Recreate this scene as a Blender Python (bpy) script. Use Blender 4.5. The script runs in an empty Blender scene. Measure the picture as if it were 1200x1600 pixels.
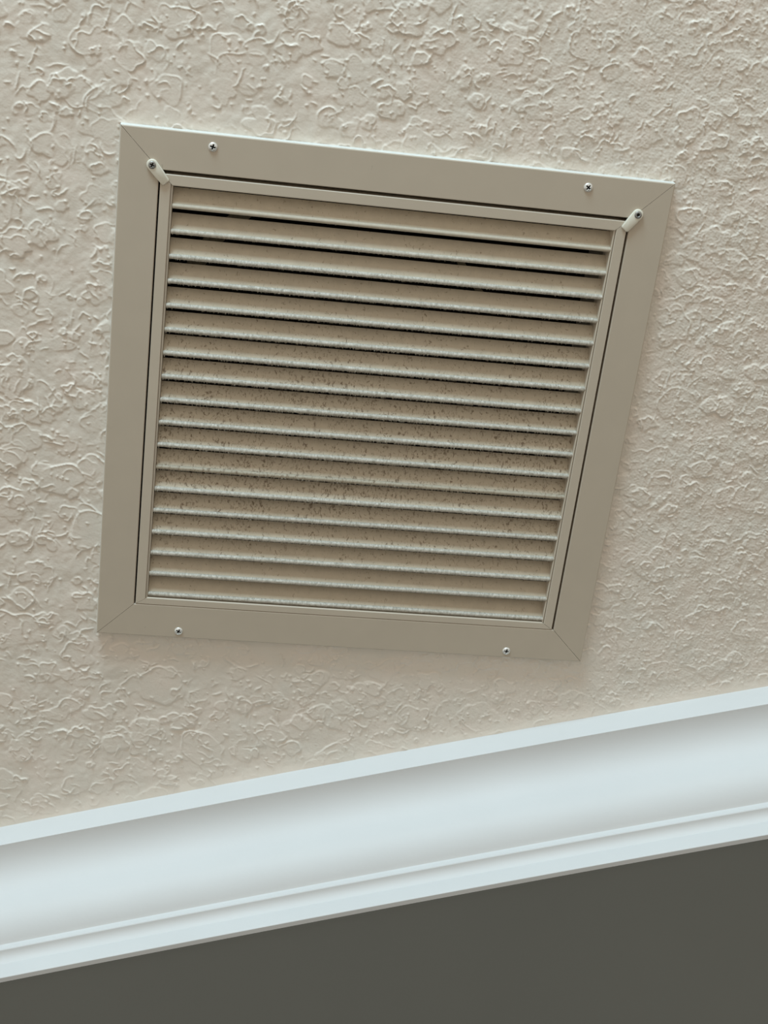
import bpy, bmesh, math, random
import numpy as np
from mathutils import Matrix, Vector

# ------------------------------------------------------------------ camera, world, light, exposure
sc = bpy.context.scene
C = sc.collection
FACE = 2.84                     # height of the grille's face above the floor
CEIL = 2.85                     # height of the ceiling
RC = np.array([[0.98830203, -0.1196727, -0.09453863],
               [0.07216062, 0.91304516, -0.40142418],
               [0.13435755, 0.38990637, 0.91100004]])
CAM = (-0.16684945, -0.45420152, -1.28521454 + FACE)
cd = bpy.data.cameras.new('camera')
cam = bpy.data.objects.new('camera', cd)
C.objects.link(cam)
M = Matrix.Identity(4)
for i in range(3):
    M[i][0] = RC[0][i]
    M[i][1] = -RC[1][i]
    M[i][2] = -RC[2][i]
    M[i][3] = CAM[i]
cam.matrix_world = M
cd.sensor_fit = 'VERTICAL'
cd.sensor_height = 36.0
cd.lens = 36.0 * 2240 / 1600
cd.clip_start = 0.02
sc.camera = cam

w = bpy.data.worlds.new('world')
sc.world = w
w.use_nodes = True
bg = w.node_tree.nodes['Background']
bg.inputs[0].default_value = (1.0, 0.92, 0.80, 1)
bg.inputs[1].default_value = 0.72

ld = bpy.data.lights.new('window_daylight', 'AREA')
ld.shape = 'RECTANGLE'
ld.size = 1.2
ld.size_y = 0.9
ld.energy = 112
ld.color = (0.60, 0.85, 1.0)
lo = bpy.data.objects.new('window_daylight', ld)
C.objects.link(lo)
lo.location = (-1.0, -3.2, CEIL - 0.67)
lo.rotation_euler = (Vector((0, 0, CEIL - 0.05)) - lo.location).to_track_quat('-Z', 'Y').to_euler()

sc.view_settings.view_transform = 'Standard'
sc.view_settings.look = 'None'
sc.view_settings.gamma = 1
sc.view_settings.use_curve_mapping = False
sc.view_settings.exposure = 0.0

random.seed(5)
rng = np.random.default_rng(11)

# ------------------------------------------------------------------ materials
def new_mat(name):
    m = bpy.data.materials.new(name)
    m.use_nodes = True
    nt = m.node_tree
    return m, nt, nt.nodes['Principled BSDF']

def nd(nt, kind, **kw):
    n = nt.nodes.new(kind)
    for k, v in kw.items():
        setattr(n, k, v)
    return n

def ramp(nt, fac, stops):
    r = nd(nt, 'ShaderNodeValToRGB')
    els = r.color_ramp.elements
    els[0].position, els[0].color = stops[0][0], (*stops[0][1], 1)
    els[1].position, els[1].color = stops[-1][0], (*stops[-1][1], 1)
    for p, c in stops[1:-1]:
        e = els.new(p)
        e.color = (*c, 1)
    nt.links.new(fac, r.inputs[0])
    return r

def noise(nt, scale, detail=3, rough=0.5, vec=None, dist=0.0):
    n = nd(nt, 'ShaderNodeTexNoise')
    n.inputs['Scale'].default_value = scale
    n.inputs['Detail'].default_value = detail
    n.inputs['Roughness'].default_value = rough
    n.inputs['Distortion'].default_value = dist
    if vec is None:
        g = nd(nt, 'ShaderNodeNewGeometry')
        vec = g.outputs['Position']
    nt.links.new(vec, n.inputs['Vector'])
    return n

def painted(name, col, rough, spec=0.4, vary=0.03, scale=30, bump=0.0, bscale=600):
    m, nt, b = new_mat(name)
    n = noise(nt, scale, 4)
    lo_ = tuple(c * (1 - vary) for c in col)
    hi_ = tuple(min(1, c * (1 + vary)) for c in col)
    r = ramp(nt, n.outputs['Fac'], [(0.3, lo_), (0.7, hi_)])
    nt.links.new(r.outputs[0], b.inputs['Base Color'])
    b.inputs['Roughness'].default_value = rough
    b.inputs['Specular IOR Level'].default_value = spec
    if bump:
        n2 = noise(nt, bscale, 2)
        bp = nd(nt, 'ShaderNodeBump')
        bp.inputs['Strength'].default_value = bump
        bp.inputs['Distance'].default_value = 0.0005
        nt.links.new(n2.outputs['Fac'], bp.inputs['Height'])
        nt.links.new(bp.outputs[0], b.inputs['Normal'])
    return m

M_CEIL, nt, b = new_mat('ceiling_paint')
n1 = noise(nt, 28, 4, 0.6)
r1 = ramp(nt, n1.outputs['Fac'], [(0.3, (0.71, 0.66, 0.58)), (0.5, (0.73, 0.665, 0.58)), (0.7, (0.75, 0.67, 0.585))])
nt.links.new(r1.outputs[0], b.inputs['Base Color'])
b.inputs['Roughness'].default_value = 0.42
b.inputs['Specular IOR Level'].default_value = 0.45
n2 = noise(nt, 900, 2)
bp = nd(nt, 'ShaderNodeBump')
bp.inputs['Strength'].default_value = 0.25
bp.inputs['Distance'].default_value = 0.0004
nt.links.new(n2.outputs['Fac'], bp.inputs['Height'])
nt.links.new(bp.outputs[0], b.inputs['Normal'])

M_CEIL_FAR, nt, b = new_mat('ceiling_paint_far')
b.inputs['Base Color'].default_value = (0.73, 0.665, 0.58, 1)
b.inputs['Roughness'].default_value = 0.5
n1 = noise(nt, 55, 3, 0.55, dist=0.6)
r1 = ramp(nt, n1.outputs['Fac'], [(0.40, (0, 0, 0)), (0.5, (1, 1, 1)), (0.60, (0.4, 0.4, 0.4))])
bp = nd(nt, 'ShaderNodeBump')
bp.inputs['Strength'].default_value = 0.5
bp.inputs['Distance'].default_value = 0.0010
nt.links.new(r1.outputs[0], bp.inputs['Height'])
nt.links.new(bp.outputs[0], b.inputs['Normal'])

M_FRAME = painted('tan_enamel', (0.49, 0.425, 0.338), 0.42, 0.4, 0.015, 40, 0.05, 900)
nt = M_FRAME.node_tree
b = nt.nodes['Principled BSDF']
old = b.inputs['Base Color'].links[0].from_socket
gq = nd(nt, 'ShaderNodeNewGeometry')
mpq = nd(nt, 'ShaderNodeMapping')
mpq.inputs['Rotation'].default_value = (0, 0, 0.9)
mpq.inputs['Scale'].default_value = (1.0, 0.3, 1.0)
nt.links.new(gq.outputs['Position'], mpq.inputs[0])
nq = noise(nt, 130, 3, 0.6, mpq.outputs[0], 0.5)
rq = ramp(nt, nq.outputs['Fac'], [(0.735, (0, 0, 0)), (0.80, (0.6, 0.6, 0.6))])
mq = nd(nt, 'ShaderNodeMix', data_type='RGBA')
nt.links.new(rq.outputs[0], mq.inputs['Factor'])
nt.links.new(old, mq.inputs['A'])
mq.inputs['B'].default_value = (0.19, 0.165, 0.13, 1)
nt.links.new(mq.outputs['Result'], b.inputs['Base Color'])
M_EDGE = painted('pale_frame_edge', (0.66, 0.66, 0.62), 0.4, 0.4, 0.05, 200)  # lighter colour for the outer edge faces of the frame bars
M_DOOR = painted('tan_enamel_door', (0.52, 0.455, 0.365), 0.42, 0.4, 0.015, 40, 0.05, 900)
M_LATCH = painted('cream_plastic', (0.70, 0.665, 0.56), 0.4, 0.45, 0.02)
M_WHITE = painted('white_trim_paint', (0.615, 0.61, 0.60), 0.6, 0.2, 0.012, 12, 0.10, 260)
M_WALL = painted('dark_grey_wall_paint', (0.069, 0.058, 0.0445), 0.6, 0.25, 0.04, 3, 0.15, 500)
M_BLACK = painted('black_filter', (0.006, 0.006, 0.006), 0.95, 0.05, 0.2)
M_DUCT = painted('duct_metal', (0.22, 0.20, 0.16), 0.6, 0.3, 0.05)
M_STRAP = painted('dusty_strap', (0.20, 0.175, 0.125), 0.9, 0.1, 0.2, 300)
M_FLUFF = painted('grey_dust', (0.36, 0.325, 0.26), 0.95, 0.05, 0.3, 900)

M_SCREW, nt, b = new_mat('screw_steel')
b.inputs['Base Color'].default_value = (0.74, 0.73, 0.69, 1)
b.inputs['Metallic'].default_value = 0.5
b.inputs['Roughness'].default_value = 0.32
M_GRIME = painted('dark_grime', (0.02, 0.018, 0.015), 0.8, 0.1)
M_GREYSCREW, nt, b = new_mat('grey_screw_steel')
b.inputs['Base Color'].default_value = (0.30, 0.29, 0.27, 1)
b.inputs['Metallic'].default_value = 0.6
b.inputs['Roughness'].default_value = 0.4

def slat_mat(name, base, nose):
    """tan enamel with dust specks that are thickest over the middle rows of slats"""
    m, nt, b = new_mat(name)
    g = nd(nt, 'ShaderNodeNewGeometry')
    sep = nd(nt, 'ShaderNodeSeparateXYZ')
    nt.links.new(g.outputs['Position'], sep.inputs[0])
    # density by rows
    mr = nd(nt, 'ShaderNodeMapRange')
    mr.inputs['From Min'].default_value = -0.21
    mr.inputs['From Max'].default_value = 0.21
    nt.links.new(sep.outputs['Y'], mr.inputs['Value'])
    dens = ramp(nt, mr.outputs[0], [(0.0, (0.0,) * 3), (0.14, (0.10,) * 3), (0.30, (0.5,) * 3), (0.48, (0.95,) * 3),
                                    (0.72, (1.0,) * 3), (0.86, (0.62,) * 3), (0.92, (0.12,) * 3), (1.0, (0.02,) * 3)])
    patch = noise(nt, 22, 2)
    pm = nd(nt, 'ShaderNodeMath', operation='MULTIPLY_ADD')
    nt.links.new(patch.outputs['Fac'], pm.inputs[0])
    pm.inputs[1].default_value = 1.3
    pm.inputs[2].default_value = 0.30
    dm = nd(nt, 'ShaderNodeMath', operation='MULTIPLY')
    nt.links.new(dens.outputs[0], dm.inputs[0])
    nt.links.new(pm.outputs[0], dm.inputs[1])
    mp = nd(nt, 'ShaderNodeMapping')
    mp.inputs['Rotation'].default_value = (0.3, 0.2, 0.6)
    mp.inputs['Scale'].default_value = (1.0, 0.6, 0.8)
    nt.links.new(g.outputs['Position'], mp.inputs[0])
    sp = noise(nt, 430, 2, 0.6, mp.outputs[0], 0.8)
    thr = nd(nt, 'ShaderNodeMath', operation='MULTIPLY_ADD')   # speck value + density
    nt.links.new(dm.outputs[0], thr.inputs[0])
    thr.inputs[1].default_value = 0.115
    nt.links.new(sp.outputs['Fac'], thr.inputs[2])
    speck = ramp(nt, thr.outputs[0], [(0.64, (0,) * 3), (0.80, (1,) * 3)])
    film = noise(nt, 120, 4, 0.6)
    fr = ramp(nt, film.outputs['Fac'], [(0.3, tuple(c * 0.93 for c in base)), (0.7, tuple(c * 1.05 for c in base))])
    mx = nd(nt, 'ShaderNodeMix', data_type='RGBA')
    nt.links.new(speck.outputs[0], mx.inputs['Factor'])
    nt.links.new(fr.outputs[0], mx.inputs['A'])
    mx.inputs['B'].default_value = (0.21, 0.16, 0.11, 1)
    last = mx.outputs['Result']
    if nose:
        st = nd(nt, 'ShaderNodeMapping')
        st.inputs['Scale'].default_value = (1.0, 0.55, 0.55)
        nt.links.new(g.outputs['Position'], st.inputs[0])
        s1 = noise(nt, 520, 5, 0.8, st.outputs[0])
        s2 = ramp(nt, s1.outputs['Fac'], [(0.32, (0.25, 0.225, 0.175)), (0.5, (0.44, 0.41, 0.35)), (0.66, (0.62, 0.58, 0.51))])
        mx2 = nd(nt, 'ShaderNodeMix', data_type='RGBA')
        mr2 = nd(nt, 'ShaderNodeMapRange')  # top slat's nose kept near the base tone: frame bar's shade put into colour
        mr2.inputs['From Min'].default_value = -0.186
        mr2.inputs['From Max'].default_value = -0.15
        mr2.inputs['To Min'].default_value = 0.15
        mr2.inputs['To Max'].default_value = 1.0
        nt.links.new(sep.outputs['Y'], mr2.inputs['Value'])
        nt.links.new(mr2.outputs[0], mx2.inputs['Factor'])
        nt.links.new(fr.outputs[0], mx2.inputs['A'])
        nt.links.new(s2.outputs[0], mx2.inputs['B'])
        last = mx2.outputs['Result']
    nt.links.new(last, b.inputs['Base Color'])
    b.inputs['Roughness'].default_value = 0.6
    b.inputs['Specular IOR Level'].default_value = 0.25
    return m

M_BLADE = slat_mat('dusty_blade', (0.51, 0.44, 0.335), False)
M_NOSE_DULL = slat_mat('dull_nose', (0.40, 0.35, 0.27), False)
M_NOSE = slat_mat('dusty_nose', (0.50, 0.44, 0.345), True)

# ------------------------------------------------------------------ helpers
def mesh_obj(name, verts, faces, mats, parent=None, smooth=False, midx=None):
    me = bpy.data.meshes.new(name)
    me.from_pydata([tuple(v) for v in verts], [], faces)
    for m in (mats if isinstance(mats, (list, tuple)) else [mats]):
        me.materials.append(m)
    if midx is not None:
        me.polygons.foreach_set('material_index', midx)
    if smooth:
        me.polygons.foreach_set('use_smooth', [True] * len(me.polygons))
    me.update()
    bm = bmesh.new()
    bm.from_mesh(me)
    bmesh.ops.recalc_face_normals(bm, faces=bm.faces)
    bm.to_mesh(me)
    bm.free()
    o = bpy.data.objects.new(name, me)
    C.objects.link(o)
    if parent:
        o.parent = parent
    return o

def auto_smooth(o, deg=35):
    me = o.data
    me.polygons.foreach_set('use_smooth', [True] * len(me.polygons))
    bm = bmesh.new()
    bm.from_mesh(me)
    for e in bm.edges:
        if len(e.link_faces) == 2 and e.calc_face_angle(0) > math.radians(deg):
            e.smooth = False
    bm.to_mesh(me)
    bm.free()

# ------------------------------------------------------------------ the wall line (in plan) that cornice and wall follow
A0 = np.array([-0.34171926, 0.49700303])
T = np.array([0.96300037, -0.26950008])
N = np.array([0.26950008, 0.96300037])      # away from the room, into the wall
S0, S1 = -2.4, 2.2
svals = [S0] + list(np.linspace(-0.12, 0.96, 37)) + [S1]

def bow(s):
    if -0.12 <= s <= 0.96:
        return -0.0031 * (1 - ((s - 0.42) / 0.43) ** 2)
    e = -0.12 if s < 0 else 0.96
    k = 2 * 0.0031 * (e - 0.42) / 0.43 ** 2
    return -0.0031 * (1 - ((e - 0.42) / 0.43) ** 2) + 0 * k * (s - e)

def wallpt(s, n, z):
    p = A0 + T * s + N * (n + bow(s))
    return (p[0], p[1], z)

PROF = [(0, 0), (0.0, -32.2), (0.3, -32.84), (1.62, -32.9), (6.31, -33.4), (10.83, -34.18), (15.12, -35.28), (19.19, -36.71), (23.02, -38.48), 
        (26.59, -40.62), (29.89, -43.12), (32.91, -46.0), (35.63, -49.3), (38.0, -53.04), (39.99, -57.29), (41.53, -62.13), (42.51, -67.69), (43.48, -73.2), 
        (44.55, -78.55), (46.21, -83.07), (48.28, -87.03), (50.67, -90.52), (53.37, -93.61), (56.33, -96.34), (59.55, -98.72), (63.02, -100.76), (66.76, -102.47), 
        (70.76, -103.84), (71.14, -104.88), (70.92, -111.2), (71.63, -111.8), (73.58, -112.04), (75.39, -112.46), (77.04, -113.07), (78.53, -113.89), (79.84, -114.92), 
        (80.97, -116.18), (81.9, -117.69), (82.58, -119.5), (82.14, -122.03), (82.73, -139.02), (83.17, -139.46), (88.47, -139.46), (88.47, 0.0)]
PR = [(a / 1000, CEIL + c / 1000 + (0.0008 if c == 0 else 0)) for a, c in PROF]

# ------------------------------------------------------------------ setting: ceiling with hand-trowelled relief
def yline(x, off):
    p0 = A0 + N * off
    return p0[1] + (x - p0[0]) * T[1] / T[0]

def smooth_noise(shape, step, scale):
    """band-limited noise by FFT, unit std; scale in metres"""
    f = rng.standard_normal(shape)
    ky = np.fft.fftfreq(shape[0], step)[:, None]
    kx = np.fft.rfftfreq(shape[1], step)[None, :]
    k2 = kx * kx + ky * ky
    F = np.fft.rfft2(f) * np.exp(-k2 * scale * scale * 2.0)
    g = np.fft.irfft2(F, shape)
    return g / g.std()

def relief(x0, y0, nx, ny, st):
    H = smooth_noise((ny, nx), st, 0.02) * 0.10 + smooth_noise((ny, nx), st, 0.006) * 0.05
    dens = lambda x: min(1.0, max(0.0, (x + 0.25) / 0.6))
    wx, wy = nx * st, ny * st
    # thin trowelled islands, one over another
    for i in range(2640):
        cx, cy = rng.uniform(0, wx), rng.uniform(0, wy)
        d = dens(cx + x0)
        R = float(np.clip(rng.lognormal(math.log(0.0078 - 0.0018 * d), 0.5), 0.0028, 0.024))
        m = int(R * 1.8 / st) + 4
        ix, iy = int(cx / st), int(cy / st)
        xa, xb, ya, yb = max(0, ix - m), min(nx, ix + m + 1), max(0, iy - m), min(ny, iy + m + 1)
        if xb - xa < 4 or yb - ya < 4:
            continue
        gx = (np.arange(xa, xb) * st - cx)[None, :]
        gy = (np.arange(ya, yb) * st - cy)[:, None]
        an = rng.uniform(-0.7, 0.7)
        asp = rng.uniform(0.65, 1.0)
        ux = gx * math.cos(an) + gy * math.sin(an)
        uy = (-gx * math.sin(an) + gy * math.cos(an)) / asp
        th = np.arctan2(uy, ux)
        rr = np.sqrt(ux * ux + uy * uy)
        rad = np.full_like(th, 1.0)
        for k in range(2, 7):
            rad += rng.normal(0, 0.22 / k ** 0.75) * np.cos(k * th + rng.uniform(0, 6.28))
        sd = (R * np.clip(rad, 0.35, 1.7) - rr)           # metres inside the edge
        mask = 1 / (1 + np.exp(-np.clip(sd / 0.00034, -40, 40)))
        sub = H[ya:yb, xa:xb]
        dh = rng.uniform(0.08, 0.42)
        base = sub.mean() * 0.65 + sub * 0.35
        top = base * 0.9 + dh
        a0 = rng.normal(-1.57, 0.9)                        # where the lip stands highest
        lip = np.clip(np.cos(th - a0) * 0.75 + 0.25, 0, 1) ** 1.3
        rim = np.exp(-((sd - 0.0004) / 0.00075) ** 2) * lip * rng.uniform(0.15, 0.62)
        H[ya:yb, xa:xb] = sub * (1 - mask) + top * mask + rim
    # curling ridges and drops
    pts = []
    for i in range(3770):
        x, y = rng.uniform(0, wx), rng.uniform(0, wy)
        d = dens(x + x0)
        L = rng.uniform(0.004, 0.024) * (1 - 0.35 * d)
        a = rng.uniform(0, 6.28) if rng.random() < 0.5 else rng.normal(-0.7, 0.5)
        cur = rng.normal(0, 90)
        h = rng.uniform(0.22, 0.75)
        r = rng.uniform(0.00055, 0.00095)
        n = int(L / (st * 0.7))
        for k in range(n):
            fade = math.sin(math.pi * (k + 0.6) / (n + 0.2)) ** 0.5
            pts.append((x, y, h * fade, r))
            a += cur * st * 0.7 + rng.normal(0, 0.16)
            if rng.random() < 0.025:
                a += rng.normal(0, 1.0)
                cur = rng.normal(0, 90)
            x += math.cos(a) * st * 0.7
            y += math.sin(a) * st * 0.7
    for i in range(11300):
        x, y = rng.uniform(0, wx), rng.uniform(0, wy)
        if rng.random() > 0.4 + 0.6 * dens(x + x0):
            continue
        pts.append((x, y, rng.uniform(0.15, 0.7), rng.uniform(0.0006, 0.0014)))
        if rng.random() < 0.6:
            e = rng.uniform(0.0008, 0.002)
            q = rng.normal(-0.6, 0.6)
            pts.append((x + e * math.cos(q), y + e * math.sin(q), rng.uniform(0.15, 0.6), rng.uniform(0.0006, 0.0012)))
    P = np.array(pts)
    W = np.zeros((ny, nx))
    ix = np.round(P[:, 0] / st).astype(int)
    iy = np.round(P[:, 1] / st).astype(int)
    for oy in range(-4, 5):
        for ox in range(-4, 5):
            jx, jy = ix + ox, iy + oy
            ok = (jx >= 0) & (jx < nx) & (jy >= 0) & (jy < ny)
            d2 = (jx * st - P[:, 0]) ** 2 + (jy * st - P[:, 1]) ** 2
            v = P[:, 2] * np.exp(-d2 / P[:, 3] ** 2)
            np.maximum.at(W, (jy[ok], jx[ok]), v[ok])
    H = H + W
    # fine sweep marks, stronger to the right
    F = smooth_noise((ny, nx), st, 0.0011)
    X = x0 + np.arange(nx) * st
    H += F * (0.02 + 0.06 * np.clip((X + 0.1) / 0.5, 0, 1))[None, :]
    return H * 1.95 / 1000.0

def build_ceiling():
    st = 0.00080
    x0, x1, y0, y1 = -0.50, 0.58, -0.50, 0.56
    nx, ny = int((x1 - x0) / st) + 1, int((y1 - y0) / st) + 1
    H = relief(x0, y0, nx, ny, st)
    X = x0 + np.arange(nx) * st
    Y = y0 + np.arange(ny) * st
    GX, GY = np.meshgrid(X, Y)
    # feathered out: at the patch's own border, at the cornice (caulk line)
    dist = -((GX - A0[0]) * N[0] + (GY - A0[1]) * N[1])
    fade = np.clip((dist - 0.001) / 0.016, 0.0, 1) ** 0.8
    bd = np.minimum(np.minimum(GX - x0, GX.max() - GX), GY - y0)
    fade *= np.clip(bd / 0.012, 0, 1)
    H = H * fade
    Z = CEIL - H
    co = np.stack([GX, GY, Z], -1).reshape(-1, 3)
    keep = ~((np.abs(GX) < 0.240) & (np.abs(GY) < 0.240)) & (dist > -0.02)
    kq = keep[:-1, :-1] & keep[1:, :-1] & keep[:-1, 1:] & keep[1:, 1:]
    j, i = np.nonzero(kq)
    v0 = j * nx + i
    Q = np.stack([v0, v0 + nx, v0 + nx + 1, v0 + 1], 1)      # facing down
    used = np.unique(Q)
    remap = np.full(nx * ny, -1)
    remap[used] = np.arange(len(used))
    Q = remap[Q]
    co = co[used]
    nfine = len(Q)
    # the ceiling goes on around the patch
    bx0, bx1, by0 = -2.6, 2.4, -4.7
    fx0, fx1 = X[0], X[-1]
    far = [(bx0, by0), (fx0, by0), (fx0, yline(fx0, 0.06)), (bx0, yline(bx0, 0.06)),
           (fx1, by0), (bx1, by0), (bx1, yline(bx1, 0.06)), (fx1, yline(fx1, 0.06)),
           (fx0, by0), (fx1, by0), (fx1, y0), (fx0, y0)]
    b0 = len(co)
    co = np.vstack([co, np.array([(a, c, CEIL) for a, c in far])])
    Q = np.vstack([Q, b0 + np.array([[3, 2, 1, 0], [7, 6, 5, 4], [11, 10, 9, 8]])])
    me = bpy.data.meshes.new('ceiling')
    nv, nf = len(co), len(Q)
    me.vertices.add(nv)
    me.vertices.foreach_set('co', co.astype(np.float32).ravel())
    me.loops.add(nf * 4)
    me.loops.foreach_set('vertex_index', Q.astype(np.int32).ravel())
    me.polygons.add(nf)
    me.polygons.foreach_set('loop_start', (np.arange(nf) * 4).astype(np.int32))
    mi = np.zeros(nf, np.int32)
    mi[nfine:] = 1
    me.materials.append(M_CEIL)
    me.materials.append(M_CEIL_FAR)
    me.polygons.foreach_set('material_index', mi)
    me.polygons.foreach_set('use_smooth', np.ones(nf, bool))
    me.update(calc_edges=True)
    o = bpy.data.objects.new('ceiling', me)
    C.objects.link(o)
    o['kind'] = 'structure'
    o['label'] = 'beige ceiling with a knockdown trowelled texture'
    print('ceiling quads', nf)

build_ceiling()

# ------------------------------------------------------------------ setting: cornice, wall
def sweep(name, prof, mat):
    verts, faces = [], []
    k = len(prof)
    for s in svals:
        for n_, z in prof:
            verts.append(wallpt(s, n_, z))
    for a in range(len(svals) - 1):
        for c in range(k):
            d = (c + 1) % k
            faces.append((a * k + c, a * k + d, (a + 1) * k + d, (a + 1) * k + c))
    faces.append(tuple(range(k)))
    faces.append(tuple(range((len(svals) - 1) * k, len(svals) * k)))
    o = mesh_obj(name, verts, faces, mat)
    auto_smooth(o, 28)
    o['kind'] = 'structure'
    return o

crown = sweep('trim_1', PR, M_WHITE)
crown['label'] = 'white crown moulding with a deep cove between ceiling and wall'
wall = sweep('wall_far', [(0.0883, 0.0), (0.0883, CEIL), (0.20, CEIL), (0.20, 0.0)], M_WALL)
wall['label'] = 'dark grey painted wall below the white moulding'

# ------------------------------------------------------------------ the return air grille
g = bpy.data.objects.new('return_air_grille', None)
C.objects.link(g)
g.location = (0, 0, FACE)
g['label'] = 'square tan metal louvred return air grille, dusty, screwed to the textured ceiling'
g['category'] = 'vent grille'
MM = 0.001

def mitred(name, prof, H, mat, cx=0.0, cy=0.0, gap=0.22, edge=0):
    """four bars with mitred ends round a square of half size H (mm); prof = (inward, z)"""
    out = []
    for k in range(4):
        verts = []
        for sgn in (-1, 1):
            for t, z in prof:
                verts.append((sgn * (H - t - gap), -H + t, z))
        n = len(prof)
        faces = [(i, (i + 1) % n, n + (i + 1) % n, n + i) for i in range(n)]
        faces += [tuple(range(n)), tuple(range(n, 2 * n))]
        ca, sa = [(1, 0), (0, 1), (-1, 0), (0, -1)][k]
        vv = [((x * ca - y * sa + cx) * MM, (x * sa + y * ca + cy) * MM, z * MM) for x, y, z in verts]
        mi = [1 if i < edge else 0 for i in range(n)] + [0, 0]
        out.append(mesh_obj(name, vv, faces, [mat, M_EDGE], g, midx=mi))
    return out

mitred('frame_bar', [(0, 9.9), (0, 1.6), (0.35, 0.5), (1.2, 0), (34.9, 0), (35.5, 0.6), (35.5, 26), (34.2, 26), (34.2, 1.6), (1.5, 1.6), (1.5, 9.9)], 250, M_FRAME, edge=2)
def door_profile(w, lip):
    if lip:
        inner = [(w - 2.5, -0.1), (w - 2.0, 0.4), (w - 2.0, 2.0), (w - 1.4, 2.0), (w - 1.4, 1.1), (w - 0.8, 0.8), (w, 1.5)]
    else:
        inner = [(w - 0.7, -0.1), (w, 0.6)]
    return [(0, 24), (0, 0.5), (0.5, -0.1)] + inner + [(w, 24), (w - 1.4, 24), (w - 1.4, 4), (1.4, 2.5), (1.4, 24)]

WID = [9.8, 11.4, 7.5, 11.4]        # top, right, bottom, left
for k in range(4):
    H = 212.7
    wk = WID[k]
    prof = door_profile(wk, k in (1, 3))
    verts = []
    for sgn in (-1, 1):
        adj = WID[(k + sgn) % 4]
        for t, z in prof:
            verts.append((sgn * (H - t * adj / wk - 0.18), -H + t, z))
    n = len(prof)
    faces = [(i, (i + 1) % n, n + (i + 1) % n, n + i) for i in range(n)] + [tuple(range(n)), tuple(range(n, 2 * n))]
    ca, sa = [(1, 0), (0, 1), (-1, 0), (0, -1)][k]
    mesh_obj('door_bar', [((x * ca - y * sa - 0.3) * MM, (x * sa + y * ca + 1.4) * MM, z * MM) for x, y, z in verts], faces, M_DOOR, g)

# slats: a rounded dusty nose and a blade that leans back into the duct
def slat_mesh():
    r = 2.35
    prof, mat = [], []
    n = 12
    tail = math.atan2(11.0, -14.3)                 # direction of the blade, from nose to rear
    half = math.asin(0.7 / r)
    for i in range(n + 1):
        a = tail + half + (2 * math.pi - 2 * half) * i / n
        prof.append((r * math.cos(a), r * math.sin(a)))
    bl = [(0.25, 0.0), (0.5, 0.35), (0.75, 0.45), (1.0, 0.3)]
    px, pz = -math.sin(tail), math.cos(tail)
    L = math.hypot(14.3, 11.0)
    back, front = [], []
    for t, sag in bl:
        bx, bz = L * t * math.cos(tail), L * t * math.sin(tail)
        back.append((bx - px * 0.55 + px * sag, bz - pz * 0.55 + pz * sag))
        front.append((bx + px * 0.55 + px * sag, bz + pz * 0.55 + pz * sag))
    loop = prof + back + front[::-1]
    k = len(loop)
    verts, faces, mi = [], [], []
    xs = np.linspace(-201.3, 201.7, 2)
    for x in xs:
        for y, z in loop:
            verts.append((x * MM, y * MM, z * MM))
    for a in range(len(xs) - 1):
        for c in range(k):
            d = (c + 1) % k
            faces.append((a * k + c, a * k + d, (a + 1) * k + d, (a + 1) * k + c))
            mi.append(1 if c < n else 0)
    faces += [tuple(range(k)), tuple(range((len(xs) - 1) * k, len(xs) * k))]
    mi += [0, 0]
    return verts, faces, mi

SV, SF, SM = slat_mesh()
slat0 = mesh_obj('slat', SV, SF, [M_BLADE, M_NOSE], g, midx=SM)
auto_smooth(slat0, 40)
noses = []
for i in range(18):
    va = -184.0 + (202.0 + 184.0) * i / 17
    z = 3.2 + random.uniform(-0.35, 0.35)
    if i == 11:
        z += 0.5
    v = va + (va + 454.2) * z / 1285.0
    if i == 0:
        o = slat0
    else:
        o = slat0.copy()
        C.objects.link(o)
        o.parent = g
    tilt = random.uniform(-0.0006, 0.0006)
    o.location = (0, v * MM, z * MM)
    o.rotation_euler = (random.uniform(-0.015, 0.015), 0, tilt)
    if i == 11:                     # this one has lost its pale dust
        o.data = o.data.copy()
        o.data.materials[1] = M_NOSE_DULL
    noses.append((v, z, tilt))

# duct behind: sheet metal sides and a black filter at the back
def box(x0, x1, y0, y1, z0, z1):
    v = [(x, y, z) for z in (z0, z1) for y in (y0, y1) for x in (x0, x1)]
    f = [(0, 1, 3, 2), (4, 5, 7, 6), (0, 1, 5, 4), (2, 3, 7, 6), (0, 2, 6, 4), (1, 3, 7, 5)]
    return [(a * MM, c * MM, d * MM) for a, c, d in v], f
dv, df = [], []
for a in ((-206, -203.5, -206, 206), (203.5, 206, -206, 206), (-206, 206, -206, -203.5), (-206, 206, 203.5, 206)):
    v, f = box(*a, 28, 84)
    df += [tuple(i + len(dv) for i in q) for q in f]
    dv += v
for a in ((-239, -203.5, -239, 239, 26.4, 28), (203.5, 239, -239, 239, 26.4, 28), (-203.5, 203.5, -239, -203.5, 26.4, 28), (-203.5, 203.5, 203.5, 239, 26.4, 28),  # unseen flange and skirt, added to keep outside light from leaking through the gap
          (-239, -237.4, -239, 239, 10.2, 26.4), (237.4, 239, -239, 239, 10.2, 26.4), (-237.4, 237.4, -239, -237.4, 10.2, 26.4), (-237.4, 237.4, 237.4, 239, 10.2, 26.4)):
    v, f = box(*a)
    df += [tuple(i + len(dv) for i in q) for q in f]
    dv += v
mesh_obj('duct_collar_and_light_seal', dv, df, M_DUCT, g)
v, f = box(-206, 206, -206, 206, 84, 90)
mesh_obj('filter_pad', v, f, M_BLACK, g)
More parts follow.
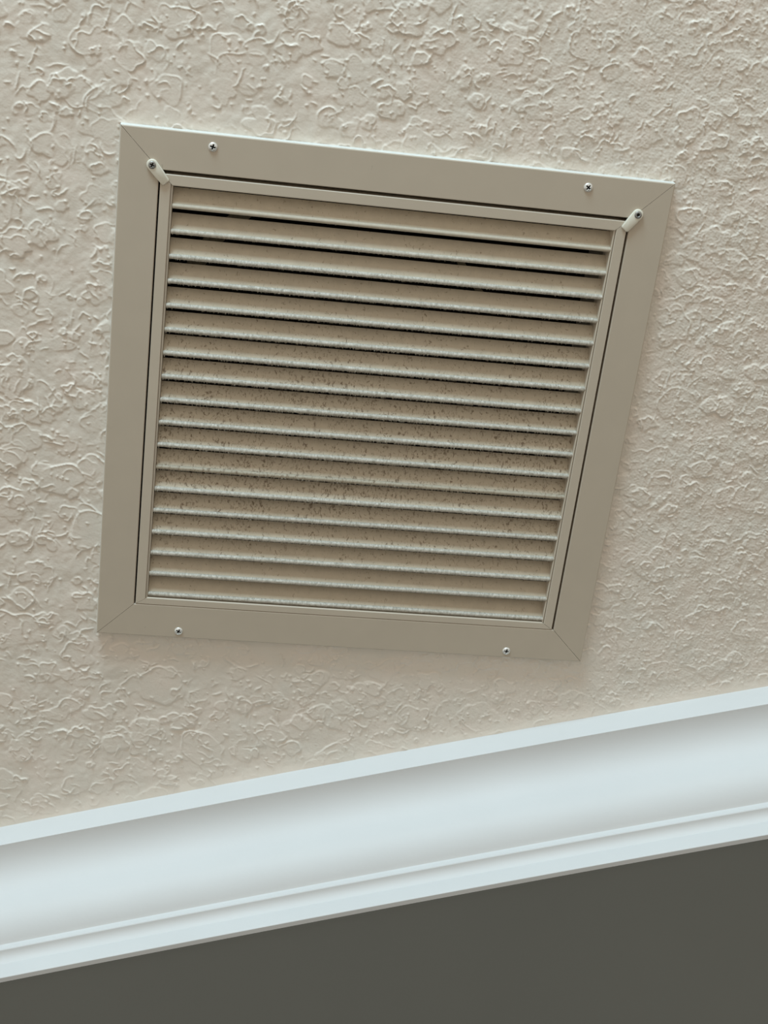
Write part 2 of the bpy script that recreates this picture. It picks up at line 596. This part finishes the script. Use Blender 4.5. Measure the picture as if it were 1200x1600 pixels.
for pts in ([(-132, -172), (-164, -138), (-181, -108)], [(68, -152), (84, -132), (108, -104)]):
    vv, ff = [], []
    for (x, y) in pts:
        for dx, dz in ((-7, 78), (7, 78), (7, 83.8), (-7, 83.8)):
            vv.append(((x + dx) * MM, (y + dx * 0.5) * MM, dz * MM))
    for a in range(len(pts) - 1):
        for c in range(4):
            d = (c + 1) % 4
            ff.append((a * 4 + c, a * 4 + d, a * 4 + 4 + d, a * 4 + 4 + c))
    ff += [(0, 1, 2, 3), tuple(range(4 * len(pts) - 4, 4 * len(pts)))]
    mesh_obj('filter_strap', vv, ff, M_STRAP, g)

# dust hanging from the noses
def dust():
    verts, faces = [], []
    for i, (v, z, tilt) in enumerate(noses):
        t = i / 17
        amount = [0.02, .25, .4, .55, .6, .75, .8, .9, 1, 1, 1, 1, 1, 1, 1, .8, .35, .15][i]
        for k in range(int(1000 * amount)):
            x = random.uniform(-200, 200)
            if random.random() < 0.5:
                x = min(200, max(-200, random.gauss(-20, 90)))
            a = random.choice([random.uniform(0.9, 1.9), random.uniform(1.2, 2.1), random.uniform(-0.7, 2.0)])
            # around the nose: a = 0 faces the room, pi/2 faces the wall
            sy, sz = math.sin(a), -math.cos(a)
            L = random.uniform(0.4, 1.7) * (0.7 + 0.6 * amount)
            w_ = random.uniform(0.15, 0.4)
            y0 = v + x * tilt + 2.25 * sy
            z0 = z + 2.25 * sz
            dx = random.uniform(-0.8, 0.8)
            y1, z1 = y0 + L * sy, z0 + L * sz * 0.8
            b0 = len(verts)
            verts += [((x - w_) * MM, y0 * MM, z0 * MM), ((x + w_) * MM, y0 * MM, z0 * MM),
                      ((x + w_ * .4) * MM, (y0 + w_) * MM, (z0 + 0.2) * MM), ((x + dx) * MM, y1 * MM, z1 * MM)]
            faces += [(b0, b0 + 1, b0 + 3), (b0 + 1, b0 + 2, b0 + 3), (b0 + 2, b0, b0 + 3)]
    o = mesh_obj('dust_fluff', verts, faces, M_FLUFF, g)
    o['kind'] = 'stuff'
dust()

# screws: domed heads with a cross recess pressed in
def screw_mesh(r, h, arm, depth, rot, hole=False):
    n = 30
    verts, faces, mi, ids = [], [], [], {}
    c, s = math.cos(rot), math.sin(rot)
    rings = 14
    seg = 36
    def height(x, y):
        q = min(1.0, math.hypot(x, y) / r)
        z = h * math.sqrt(max(0, 1 - (q * 0.97) ** 2.6))
        u, w_ = x * c + y * s, -x * s + y * c
        ex = max(0, 1 - (math.hypot(x, y) / (r * 0.66)) ** 6)
        if hole:
            dd = 1 / (1 + math.exp((math.hypot(x, y) - r * 0.42) / (r * 0.05)))
        else:
            da = 1 / (1 + math.exp((abs(u) - arm) / (arm * 0.16)))
            db = 1 / (1 + math.exp((abs(w_) - arm) / (arm * 0.16)))
            dd = max(da, db) * ex
        return z - depth * dd, dd
    G = 41
    for j in range(G):
        for i in range(G):
            # square grid pushed onto a disc
            a, b_ = 2 * i / (G - 1) - 1, 2 * j / (G - 1) - 1
            x = a * math.sqrt(1 - b_ * b_ / 2) * r
            y = b_ * math.sqrt(1 - a * a / 2) * r
            z, dd = height(x, y)
            ids[(i, j)] = (len(verts), dd)
            verts.append((x * MM, y * MM, -z * MM))
    for j in range(G - 1):
        for i in range(G - 1):
            q = [ids[(i, j)], ids[(i + 1, j)], ids[(i + 1, j + 1)], ids[(i, j + 1)]]
            faces.append(tuple(k[0] for k in q))
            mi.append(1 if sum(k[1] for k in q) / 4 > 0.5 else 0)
    rim = [ids[(i, 0)][0] for i in range(G)] + [ids[(G - 1, j)][0] for j in range(1, G)] \
        + [ids[(i, G - 1)][0] for i in range(G - 2, -1, -1)] + [ids[(0, j)][0] for j in range(G - 2, 0, -1)]
    b0 = len(verts)
    for k in rim:
        verts.append((verts[k][0], verts[k][1], 0.0006))
    m = len(rim)
    for a in range(m):
        faces.append((rim[a], rim[(a + 1) % m], b0 + (a + 1) % m, b0 + a))
        mi.append(0)
    return verts, faces, mi

for (x, y, rot) in ((-169.3, -238.9, 0.25), (169.6, -238.2, 0.62), (-168.7, 242.1, 0.45), (168.8, 242.1, 0.15)):
    v, f, mi = screw_mesh(4.1, 2.0, 0.62, 1.3, rot)
    o = mesh_obj('screw', v, f, [M_SCREW, M_GRIME], g, midx=mi)
    auto_smooth(o, 50)
    o.location = (x * MM, y * MM, 0)

# the two latches that hold the louvred door shut
def latch(sx, sy, tx, ty, hole):
    ax, ay = tx - sx, ty - sy
    L = math.hypot(ax, ay)
    ax, ay = ax / L, ay / L
    nx, ny = -ay, ax
    out = []
    for k in range(19):
        a = math.pi / 2 + math.pi * k / 18
        out.append((5.0 * math.cos(a), 5.0 * math.sin(a)))
    out += [(L * 0.5, -4.6), (L - 1.2, -3.9), (L - 0.3, -3.3), (L, -2.4), (L, 2.4), (L - 0.3, 3.3), (L - 1.2, 3.9), (L * 0.5, 4.6)]
    k = len(out)
    verts, faces = [], []
    cxm, cym = L * 0.4, 0
    for sc_, z in ((1.0, -0.12), (1.0, -1.7), (0.965, -2.2), (0.90, -2.45)):
        for a, b_ in out:
            p, q = cxm + (a - cxm) * (1 - (1 - sc_) * 0.6), b_ * sc_
            verts.append(((sx + p * ax + q * nx) * MM, (sy + p * ay + q * ny) * MM, z * MM))
    for lev in range(3):
        for c in range(k):
            d = (c + 1) % k
            faces.append((lev * k + c, lev * k + d, (lev + 1) * k + d, (lev + 1) * k + c))
    faces += [tuple(range(k)), tuple(range(3 * k, 4 * k))]
    o = mesh_obj('door_latch', verts, faces, M_LATCH, g)
    auto_smooth(o, 40)
    v, f, mi = screw_mesh(3.4, 1.3, 0.55, 1.1, 0.4, hole)
    s = mesh_obj('latch_screw', v, f, [M_GREYSCREW, M_GRIME], o, midx=mi)
    auto_smooth(s, 50)
    s.location = (sx * MM, sy * MM, -2.4 * MM)

latch(-220.65, -218.25, -207.6, -203.6, False)
latch(219.8, -218.6, 209.6, -203.6, True)
